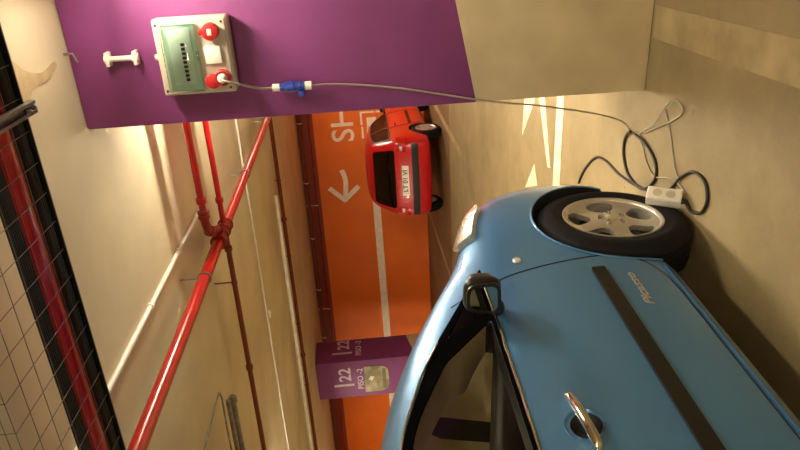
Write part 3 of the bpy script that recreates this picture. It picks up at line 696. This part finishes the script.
#            k: 0 under 1 sill   2      3      4 shoulder 5 belt  6 pane  7 rail  8 edge  9 mid  10 centre
rows = [
 row([.66, .72, .76, .76, .74, .72, .70, .68, .68, .68, .68], [.42, .36, .33, .34, .38, .44, .50, .57, .66, .76, .85], [.24, .28, .42, .55, .66, .72, .76, .79, .81, .82, .83]),
 row([.62, .62, .62, .62, .60, .58, .57, .57, .58, .60, .60], [.24, .17, .13, .13, .16, .22, .29, .38, .52, .68, .85], [.20, .26, .42, .60, .76, .83, .87, .89, .905, .915, .92]),
 row(.36, [.10, .02, .00, .01, .05, .10, .17, .27, .43, .64, .85], [.20, .26, .42, .64, .87, .95, .99, 1.01, 1.02, 1.025, 1.025]),
 row(.05, [.08, .02, .00, .00, .04, .09, .16, .26, .42, .62, .85], [.20, .26, .42, .64, .89, .98, 1.045, 1.08, 1.095, 1.10, 1.10]),
 row([-.22]*6+[-.20, -.16, -.10, -.04, 0], [.08, .02, .00, .00, .035, .07, .12, .19, .40, .62, .85], [.20, .26, .42, .64, .90, 1.00, 1.09, 1.175, 1.19, 1.18, 1.18]),
 row([-.55]*6+[-.52, -.50, -.44, -.36, -.32], [.08, .02, .00, .00, .03, .06, .13, .19, .36, .60, .85], [.20, .26, .42, .64, .91, 1.025, 1.19, 1.34, 1.365, 1.36, 1.36]),
 row([-.90]*6+[-.88, -.86, -.80, -.74, -.70], [.08, .02, .00, .00, .03, .06, .135, .20, .34, .60, .85], [.20, .26, .42, .64, .91, 1.035, 1.24, 1.46, 1.50, 1.51, 1.51]),
 row([-1.25]*6+[-1.22, -1.20, -1.16, -1.10, -1.06], [.08, .02, .00, .00, .03, .06, .135, .20, .32, .60, .85], [.20, .26, .42, .64, .91, 1.05, 1.28, 1.505, 1.55, 1.575, 1.58]),
 row(-1.8, [.08, .02, .00, .00, .03, .06, .135, .20, .32, .60, .85], [.20, .26, .42, .64, .91, 1.06, 1.30, 1.52, 1.575, 1.60, 1.61]),
 row(-2.5, [.08, .02, .00, .00, .03, .07, .145, .22, .33, .60, .85], [.20, .26, .42, .64, .92, 1.08, 1.30, 1.50, 1.56, 1.585, 1.59]),
 row([-3.0]*6+[-3.0, -2.98, -2.96, -2.95, -2.95], [.12, .05, .03, .03, .06, .11, .18, .25, .36, .62, .85], [.24, .30, .44, .66, .93, 1.08, 1.26, 1.42, 1.47, 1.49, 1.50]),
 row([-3.22, -3.27, -3.30, -3.30, -3.27, -3.22, -3.16, -3.10, -3.07, -3.06, -3.06], [.26, .18, .15, .15, .18, .22, .28, .35, .45, .65, .85], [.26, .32, .46, .68, .92, 1.06, 1.20, 1.32, 1.36, 1.38, 1.385]),
]
# cage -> surface shrink is compensated a little
SH = Shell(rows, HB+.012)
WB = -2.55; WZ = .350
wfr = [(-.60, 1.045), (-.745, 1.245, .03), (-1.00, 1.385, .08), (-1.30, 1.45, .05), (-1.42, 1.45), (-1.40, 1.055)]       # front side window opening
wre = [(-1.50, 1.085), (-1.50, 1.44), (-2.15, 1.43, .12), (-2.30, 1.37), (-2.20, 1.09)]
wqt = [(-.30, 1.045), (-.62, 1.222), (-.545, 1.055)]                                            # small quarter window ahead of it
wqr = [(-2.36, 1.11), (-2.42, 1.34), (-2.72, 1.34, .08), (-2.78, 1.13)]
wsh = [(-.60, -.10), (-.30, -.03, .1), (.30, -.03, .1), (.60, -.10), (.56, -.92), (.3, -.88, .1), (-.3, -.88, .1), (-.56, -.92)]
wbk = [(-.52, 1.13), (.52, 1.13), (.46, 1.40), (-.46, 1.40)]
cab = [row(-.32, [.20, .16, .14, .16, .30, .85], [.50, .56, .80, .98, 1.02, 1.03]),
       row(-.62, [.18, .13, .10, .13, .32, .85], [.34, .40, .80, 1.02, 1.14, 1.18]),
       row(-1.0, [.18, .13, .10, .15, .32, .85], [.32, .38, .85, 1.18, 1.36, 1.40]),
       row(-1.5, [.18, .13, .10, .16, .32, .85], [.32, .38, .90, 1.30, 1.49, 1.54]),
       row(-2.3, [.24, .22, .14, .18, .34, .85], [.50, .56, .90, 1.30, 1.48, 1.53]),
       row(-3.0, [.34, .30, .24, .28, .40, .85], [.60, .66, .95, 1.24, 1.36, 1.40])]
bm = carve(SH, (0, WB), WZ, .372, cab, HB, [('S', wfr), ('S', wre), ('S', wqt), ('S', wqr), ('W', wsh), ('B', wbk)]+[('H', (q, y, .885)) for q in (1, -1) for y in (-1.2, -2.0)])
body = obj('body_shell', bm, M['blue_paint'], blue, 40); paint_by_skin(body, SH, M['blue_paint'], M['interior_dark'], M['lining'])
BK, BP = M['black_plastic'], M['blue_paint']
for sd in ('R', 'L'):
    sg = 1 if sd == 'R' else -1
    tags = 'right' if sg > 0 else 'left'
    # doors: a skin with the window cut out
    dfr = [(-.375, .95, .05), (-.345, .72, .1), (-.335, .47, .1), (-.42, .345, .10), (-.56, .305, .05), (-1.40, .305, .04), (-1.455, .60, .1), (-1.455, 1.02), (-1.455, 1.032), (-.60, 1.02), (-.42, 1.015)]
    door = SH.skin('front_door', sd, dfr, BP, blue, holes=[circle(.060, 28, (-1.2, .885))], off=.004, th=.006, step=.05)
    dre = [(-1.47, 1.05), (-1.47, .60, .1), (-1.415, .305, .04), (-2.05, .305, .06), (-2.12, .42, .1), (-2.20, .62, .1), (-2.28, .80, .1), (-2.30, 1.075)]
    rdoor = SH.skin('rear_door', sd, dre, BP, blue, holes=[circle(.060, 28, (-2.0, .885))], off=.004, th=.006, step=.05)
    SH.seam('door_seam', sd, [(-.42, 1.02), (-.368, .95), (-.338, .72), (-.328, .50), (-.36, .40), (-.42, .335), (-.56, .298), (-1.0, .297), (-1.40, .297)], BK, blue, .0035)
    SH.seam('door_seam', sd, [(-1.462, 1.055), (-1.462, .62), (-1.44, .45), (-1.408, .30)], BK, blue, .0035)
    SH.seam('fender_seam', sd, [(-.375, .96), (-.33, 1.0), (-.24, 1.03)], BK, blue, .0025)
    # black frame round the panes, the panes, chrome belt strip and roof strip
    fo = [(-.235, 1.018), (-.60, 1.25), (-.75, 1.32, .03), (-1.02, 1.425, .08), (-1.34, 1.475, .05), (-2.15, 1.47, .10), (-2.36, 1.42, .05), (-2.78, 1.38, .06), (-2.86, 1.09), (-1.46, 1.04), (-.60, 1.03)]
    SH.skin('window_frame', sd, fo, M['frame_black'], blue, holes=[wfr, wre, wqt, wqr], off=.004, th=.008, step=.05, r=.015)
    for nm, wn in (('side_window', wfr), ('side_window', wre), ('quarter_window', wqt), ('quarter_window', wqr)):
        c0 = sum((Vector(p[:2]) for p in wn), Vector((0, 0)))/len(wn)
        big = [tuple(c0+(Vector(p[:2])-c0)*1.03)+tuple(p[2:]) for p in wn]
        SH.skin(nm, sd, big, M['car_glass'], blue, off=-.006, th=.0, step=.07)
    SH.seam('belt_trim', sd, [(-.58, 1.026), (-.9, 1.03), (-1.2, 1.035), (-1.46, 1.042), (-2.2, 1.066), (-2.84, 1.09)], M['chrome'], blue, .006, .006)
    SH.seam('roof_trim', sd, [(-.62, 1.255), (-.75, 1.325), (-.88, 1.378), (-1.02, 1.425), (-1.2, 1.458), (-1.34, 1.472), (-1.8, 1.482), (-2.2, 1.465), (-2.5, 1.42)], M['chrome'], blue, .005, .006)
    SH.seam('a_pillar_seam', sd, [(-.40, 1.10), (-.415, 1.16), (-.42, 1.175)], BK, blue, .002, .001)
    # rubbing strips, sill
    SH.skin('rubbing_strip', sd, [(-.425, .545), (-.425, .600), (-1.44, .605), (-1.44, .545)], BK, door, off=.016, th=.016, step=.04, r=.008)
    SH.skin('rubbing_strip', sd, [(-1.485, .545), (-1.485, .605), (-2.12, .605), (-2.10, .545)], BK, rdoor, off=.016, th=.016, step=.04, r=.008)
    SH.skin('sill_panel', sd, [(-.40, .285), (-.40, .225), (-2.10, .225), (-2.10, .285)], M['blue_paint'], blue, off=.010, th=.02, step=.05, r=.01)
    # door handles with the round recess behind them
    for dr, y in ((door, -1.20), (rdoor, -2.0)):
        f = SH.proj(sd, .005); p0, n0 = f(y, .885)
        hb_ = lathe(bmesh.new(), [(-.034, 0), (-.032, .022), (-.024, .038), (-.010, .052), (.002, .0605), (-.004, .0612), (-.020, .056), (-.040, .030), (-.042, 0)], 32, 'X')
        nn = Vector((n0.x, 0, n0.z)).normalized(); mt = Matrix((nn, Vector((0, 1, 0)), nn.cross(Vector((0, 1, 0))))).transposed().to_4x4(); mt.translation = p0
        bmesh.ops.transform(hb_, matrix=mt, verts=hb_.verts); obj('handle_recess', hb_, M['blue_paint'], dr)
        P = [SH.proj(sd, o_)(y+dy, .888+dz)[0] for dy, dz, o_ in ((.105, .012, .012), (.095, .012, .034), (.05, .008, .047), (0, .003, .05), (-.05, -.002, .047), (-.095, -.008, .034), (-.105, -.008, .012))]
        obj('door_handle', T(spline(P, 5), .0165, 12), M['chrome'], dr)['label'] = 'chrome door handle'
    # side repeater
    p0, n0 = SH.proj(sd, 0.0)(-.265, .865)
    obj('side_repeater', lathe(bmesh.new(), [(-.01, .019), (.003, .019), (.008, .014), (.010, 0)], 20, 'X', mtx=Matrix.Translation(p0) @ (Matrix.Identity(4) if sg > 0 else Matrix.Rotation(PI, 4, 'Z'))), M['amber'], blue)
    # headlamp
    hl = [(sg*.765, .05, .03), (sg*.775, .33, .06), (sg*.69, .45, .06), (sg*.56, .48, .06), (sg*.57, .30, .06), (sg*.65, .10, .06)]
    SH.skin('headlamp', 'T', hl, M['lens_clear'], blue, off=.03, th=.05, step=.04)
    # front bumper and wheel arch lip
    A = [SH.proj(sd, .004)(.372*math.cos(t), WZ+.372*math.sin(t))[0] for t in [math.radians(-12+204*i/28) for i in range(29)]]
    obj('wheel_arch_lip', T(A, .005, 8), BP, blue)
    A = [SH.proj(sd, .004)(WB+.372*math.cos(t), WZ+.372*math.sin(t))[0] for t in [math.radians(-12+204*i/28) for i in range(29)]]
    obj('wheel_arch_lip', T(A, .005, 8), BP, blue)
    # tail lamps
    SH.skin('tail_lamp', sd, [(-3.0, 1.06), (-3.16, 1.08), (-3.24, .78), (-3.10, .78)], M['lens_red'], blue, off=.008, th=.012, step=.05)
    # mirror
    mr = empty('door_mirror', (sg*(HB+.092), -.62, 1.09)); mr.parent = blue
    b = bmesh.new(); box(b, (-.070, -.055, -.068), (.074, .06, .072), .04, 4)
    for v in b.verts:
        if v.co.y > 0: v.co.x *= .80; v.co.z *= .72
    obj('mirror_housing', b, BK, mr, 60)
    obj('mirror_bezel', plate(rounded([(-.068, -.064), (.072, -.058), (.068, .064), (-.045, .067)], .035), [rounded([(-.056, -.050), (.060, -.046), (.056, .052), (-.036, .053)], .028)], .03, flat((0, -.058, 0), (1, 0, 0), (0, 0, 1)), .01), BK, mr)
    b = plate(rounded([(-.058, -.052), (.062, -.048), (.058, .054), (-.038, .055)], .028), [], .05, flat((0, -.056, 0), (1, 0, 0), (0, 0, 1)), .003)
    obj('mirror_glass', b, M['mirror'], mr)
    b = bmesh.new(); tube(b, spline([(-sg*.05, .02, -.05), (-sg*.10, .03, -.075), (-sg*.17, .06, -.075)], 4), .022, 12); obj('mirror_arm', b, BK, mr)
    # wheels
    for y in (0, WB): make_wheel(blue, (sg*(HB+.008), y, WZ), .348, .222, .20, sg, steer=math.radians(sg*5.5) if y == 0 else 0)
    # lettering low on the door, right side reads forwards
    b = text_bm('Picasso', .046, .0015, shear=.35, off=.0008)
    f = SH.proj(sd, .006)
    for v in b.verts:
        q, n_ = f(-.585+(-v.co.x if sg < 0 else v.co.x)*1.6, .460+v.co.y); v.co = q+n_*v.co.z
    obj('model_lettering', b, M['alloy'], door, 0)['label'] = 'silver slanted lettering'
glz = SH.skin('windshield', 'T', [(p[0]*1.02, p[1])+tuple(p[2:]) for p in wsh], M['car_glass'], blue, off=-.006, th=0, step=.08, r=.05)
SH.skin('rear_window', 'B', [(p[0]*1.03, p[1])+tuple(p[2:]) for p in wbk], M['car_glass'], blue, off=-.004, th=0, step=.08, r=.06)
SH.seam('bonnet_seam', 'T', [(.62, -.02), (.66, .25), (.60, .50), (.45, .62)], BK, blue, .003)
SH.seam('bonnet_seam', 'T', [(-.62, -.02), (-.66, .25), (-.60, .50), (-.45, .62)], BK, blue, .003)
SH.skin('cowl_panel', 'T', [(-.62, -.06), (-.3, .01), (.3, .01), (.62, -.06), (.6, .02), (.3, .08), (-.3, .08), (-.6, .02)], BK, blue, off=.002, th=.006, step=.08)
for x in (-.60, .02): obj('wiper', T([SH.proj('T', .010)(x+.5*t, -.06-.06*t)[0] for t in (0, .25, .5, .75, 1)], .007, 8), BK, blue)
SH.skin('grille', 'F', [(-.36, .62), (.36, .62), (.34, .72), (-.34, .72)], BK, blue, off=.006, th=.01)
SH.skin('lower_grille', 'F', [(-.34, .33), (.34, .33), (.36, .45), (-.36, .45)], BK, blue, off=.006, th=.01)
SH.skin('front_number_plate', 'F', [(-.26, .50), (.26, .50), (.26, .60), (-.26, .60)], M['plate'], blue, off=.014, th=.01, r=.005)
SH.skin('rear_number_plate', 'B', [(-.26, .80), (.26, .80), (.26, .91), (-.26, .91)], M['plate'], blue, off=.014, th=.01, r=.005)
SH.skin('rear_bumper_strip', 'B', [(-.6, .50), (.6, .50), (.6, .58), (-.6, .58)], BK, blue, off=.014, th=.02, r=.02)
for x in (-.36, .36): seat(blue, x, -1.42, .40, M['interior'])
b = box(bmesh.new(), (-.60, -2.55, .45), (.60, -2.05, .66), .06, 3); box(b, (-.60, -2.62, .60), (.60, -2.46, 1.15), .06, 3); obj('rear_bench', b, M['interior'], blue)
b = box(bmesh.new(), (-.68, -.62, .70), (.68, -.30, .98), .07, 3); obj('dashboard', b, M['interior_dark'], blue)
b = lathe(bmesh.new(), [(-.02, .17), (0, .19), (.02, .17), (0, .15)], 32, 'Y', closed=True, mtx=Matrix.Translation((-.36, -.74, .98)) @ Matrix.Rotation(math.radians(-28), 4, 'X')); box(b, (-.53, -.755, .965), (-.19, -.735, .995)); obj('steering_wheel', b, M['interior_dark'], blue)

# ---- the red car facing the orange wall
HR = .78
red = tag(empty('car', (-4.07, 11.28, 0), 0), 'small red hatchback parked nose to the orange wall', 'car')
rrows = [
 row([2.50, 2.56, 2.60, 2.60, 2.57, 2.52, 2.49, 2.47, 2.47, 2.47], [.24, .20, .18, .19, .24, .30, .38, .48, .62, .78], [.22, .28, .42, .54, .64, .68, .71, .73, .74, .74]),
 row([2.40]*10, [.12, .06, .04, .05, .09, .15, .24, .36, .55, .78], [.20, .26, .42, .58, .72, .77, .79, .80, .81, .81]),
 row(1.95, [.08, .02, .0, .0, .04, .10, .20, .34, .55, .78], [.20, .26, .42, .62, .79, .85, .87, .88, .89, .89]),
 row([1.70]*5+[1.70, 1.69, 1.68, 1.70, 1.74], [.08, .02, .0, .0, .03, .07, .12, .22, .50, .78], [.20, .26, .42, .62, .83, .90, .94, .97, .98, .98]),
 row([1.35]*5+[1.35, 1.32, 1.28, 1.28, 1.33], [.08, .02, .0, .0, .03, .05, .12, .19, .45, .78], [.20, .26, .42, .62, .84, .92, 1.08, 1.22, 1.25, 1.26]),
 row([1.0]*5+[1.0, .97, .95, .97, 1.01], [.08, .02, .0, .0, .03, .05, .13, .19, .42, .78], [.20, .26, .42, .62, .84, .92, 1.12, 1.30, 1.36, 1.38]),
 row(.3, [.08, .02, .0, .0, .03, .05, .13, .19, .40, .78], [.20, .26, .42, .62, .84, .92, 1.14, 1.33, 1.40, 1.42]),
 row([-.20]*5+[-.20, -.16, -.12, -.10, -.10], [.10, .04, .01, .01, .04, .06, .14, .20, .40, .78], [.22, .28, .42, .62, .84, .92, 1.13, 1.32, 1.39, 1.41]),
 row([-.44, -.46, -.48, -.48, -.45, -.42, -.34, -.28, -.24, -.22], [.16, .09, .06, .06, .08, .10, .18, .25, .42, .78], [.24, .30, .44, .60, .82, .92, 1.10, 1.24, 1.30, 1.33]),
 row([-.50, -.55, -.58, -.58, -.53, -.50, -.41, -.35, -.32, -.31], [.28, .20, .17, .17, .18, .20, .27, .34, .50, .78], [.26, .32, .46, .60, .80, .91, 1.06, 1.17, 1.22, 1.25]),
]
SR = Shell(rrows, HR+.01)
rw1 = [(1.32, .95), (1.25, 1.02), (.98, 1.23, .05), (.36, 1.26), (.34, .95)]
rw2 = [(.28, .95), (.28, 1.26), (-.14, 1.23, .08), (-.28, .96)]
rbk = [(-.53, .91), (.53, .91), (.46, 1.245), (-.46, 1.245)]
rws = [(-.55, 1.60), (.55, 1.60), (.50, 1.10), (-.50, 1.10)]
rcab = [row(1.42, [.20, .14, .12, .16, .30, .78], [.40, .46, .75, .92, 1.04, 1.08]),
        row(.8, [.18, .12, .09, .14, .32, .78], [.32, .38, .80, 1.10, 1.30, 1.35]),
        row(0., [.20, .16, .10, .16, .32, .78], [.40, .46, .85, 1.12, 1.30, 1.34]),
        row(-.30, [.30, .26, .20, .24, .36, .78], [.50, .56, .85, 1.05, 1.20, 1.22])]
bm = carve(SR, (0.02, 1.92), .275, .31, rcab, HR, [('S', rw1), ('S', rw2), ('W', rws), ('B', rbk)], depth=.24)
body = obj('body_shell', bm, M['red_paint'], red, 40); paint_by_skin(body, SR, M['red_paint'], M['interior_dark'])
RP = M['red_paint']
for sd in ('R', 'L'):
    sg = 1 if sd == 'R' else -1
    fo = [(1.46, .925), (1.02, 1.255, .05), (.32, 1.285), (-.16, 1.255, .08), (-.34, .935), (0, .92)]
    SR.skin('window_frame', sd, fo, BK, red, holes=[rw1, rw2], off=.004, th=.008, step=.05, r=.012)
    for wn in (rw1, rw2):
        c0 = sum((Vector(p[:2]) for p in wn), Vector((0, 0)))/len(wn)
        SR.skin('side_window', sd, [tuple(c0+(Vector(p[:2])-c0)*1.03) for p in wn], M['car_glass'], red, off=-.006, th=0, step=.08)
    door = SR.skin('door', sd, [(1.22, .90), (1.25, .6, .1), (1.20, .30, .05), (.40, .30, .06), (.30, .60, .1), (.26, .90)], RP, red, off=.004, th=.006, step=.08)
    SR.skin('rubbing_strip', sd, [(1.2, .50), (1.2, .56), (.36, .56), (.36, .50)], BK, door, off=.014, th=.012, step=.06, r=.01)
    P = [SR.proj(sd, o_)(.40+d, .80)[0] for d, o_ in ((-.06, .006), (-.04, .025), (.04, .025), (.06, .006))]
    obj('door_handle', T(P, .01, 8), BK, door)
    SR.seam('door_seam', sd, [(1.24, .91), (1.265, .6), (1.215, .29), (.8, .285), (.39, .29), (.285, .6), (.245, .91)], BK, red, .004)
    SR.skin('tail_lamp', sd, [(-.49, .84), (-.30, .86), (-.34, .66), (-.52, .65)], M['lens_red'], red, off=.010, th=.014, step=.04)
    SR.skin('headlamp', sd, [(2.30, .70), (2.50, .66), (2.52, .56), (2.32, .58)], M['lens_clear'], red, off=.010, th=.014, step=.04)
    for y in (0.02, 1.92): make_wheel(red, (sg*HR, y, .275), .272, .185, .165, sg, spokes=7, fancy=False)
    mr = empty('door_mirror', (sg*(HR+.07), 1.30, .98)); mr.parent = red
    obj('mirror_housing', B((-.08, -.04, -.055), (.08, .05, .055), .035, 3), BK, mr); obj('mirror_glass', B((-.065, -.044, -.04), (.065, -.038, .04), .001), M['mirror'], mr)
    obj('mirror_arm', T([(-sg*.06, .01, -.03), (-sg*.15, .03, -.05)], .02, 8), BK, mr)
    # tall corner lamps beside the tailgate as seen from behind
    SR.skin('tail_lamp', 'B', [(sg*.52, .70), (sg*.66, .70), (sg*.66, .86), (sg*.53, .86)], M['lens_red'], red, off=.010, th=.014, step=.04)
    SR.skin('reversing_lamp', 'B', [(sg*.54, .755), (sg*.62, .755), (sg*.62, .80), (sg*.54, .80)], M['lens_clear'], red, off=.014, th=.006, step=.03, r=.006)
tg = SR.skin('tailgate', 'B', [(-.51, .60), (.51, .60), (.56, .88), (.49, 1.28, .05), (-.49, 1.28, .05), (-.56, .88)], RP, red, holes=[rbk], off=.005, th=.008, step=.06, r=.03)
SR.seam('tailgate_seam', 'B', [(-.50, .59), (0, .585), (.50, .59)], BK, red, .004, 0, n=2)
rg = SR.skin('rear_window', 'B', [(p[0]*1.04, .92+(p[1]-.93)*1.06) for p in rbk], M['dark_glass'], red, off=.010, th=0, step=.08, r=.05)
SR.skin('window_seal', 'B', [(-.55, .892), (.55, .892), (.478, 1.262), (-.478, 1.262)], BK, red, holes=[rbk], off=.008, th=.008, step=.06, r=.06)
obj('rear_wiper', T([SR.proj('B', .016)(x, z)[0] for x, z in ((.0, .94), (.12, .97), (.28, 1.0))], .006, 8), BK, red)
SR.skin('windshield', 'T', [(p[0]*1.02, p[1]) for p in rws], M['car_glass'], red, off=-.006, th=0, step=.08, r=.05)
bs = SR.skin('bumper_strip', 'B', [(-.66, .485), (.66, .485), (.66, .60), (-.66, .60)], M['black_plastic'], red, off=.022, th=.03, step=.06, r=.02)
pt = SR.skin('rear_number_plate', 'B', [(-.28, .66), (.28, .66), (.28, .775), (-.28, .775)], M['plate'], red, off=.020, th=.012, step=.08, r=.008)
b = text_bm('LT 01 VI', .118, .0015, off=.0015); f = SR.proj('B', .0225)
for v in b.verts:
    q, n_ = f(v.co.x, .722+v.co.y); v.co = q+n_*v.co.z
obj('plate_lettering', b, M['ink'], pt, 0)
obj('boot_lock', lathe(bmesh.new(), [(-.01, .014), (.01, .012), (.012, 0)], 14, 'Y', mtx=Matrix.Translation(SR.proj('B', .012)(0, .84)[0])), M['chrome'], red)
for x in (-.34, .34): seat(red, x, .45, .32, M['interior'])
b = box(bmesh.new(), (-.52, -.12, .40), (.52, .30, .58), .06, 3); box(b, (-.52, -.20, .52), (.52, -.08, 1.0), .05, 3); obj('rear_bench', b, M['interior'], red)
b = box(bmesh.new(), (-.6, 1.15, .62), (.6, 1.4, .88), .05, 3); obj('dashboard', b, M['interior_dark'], red)
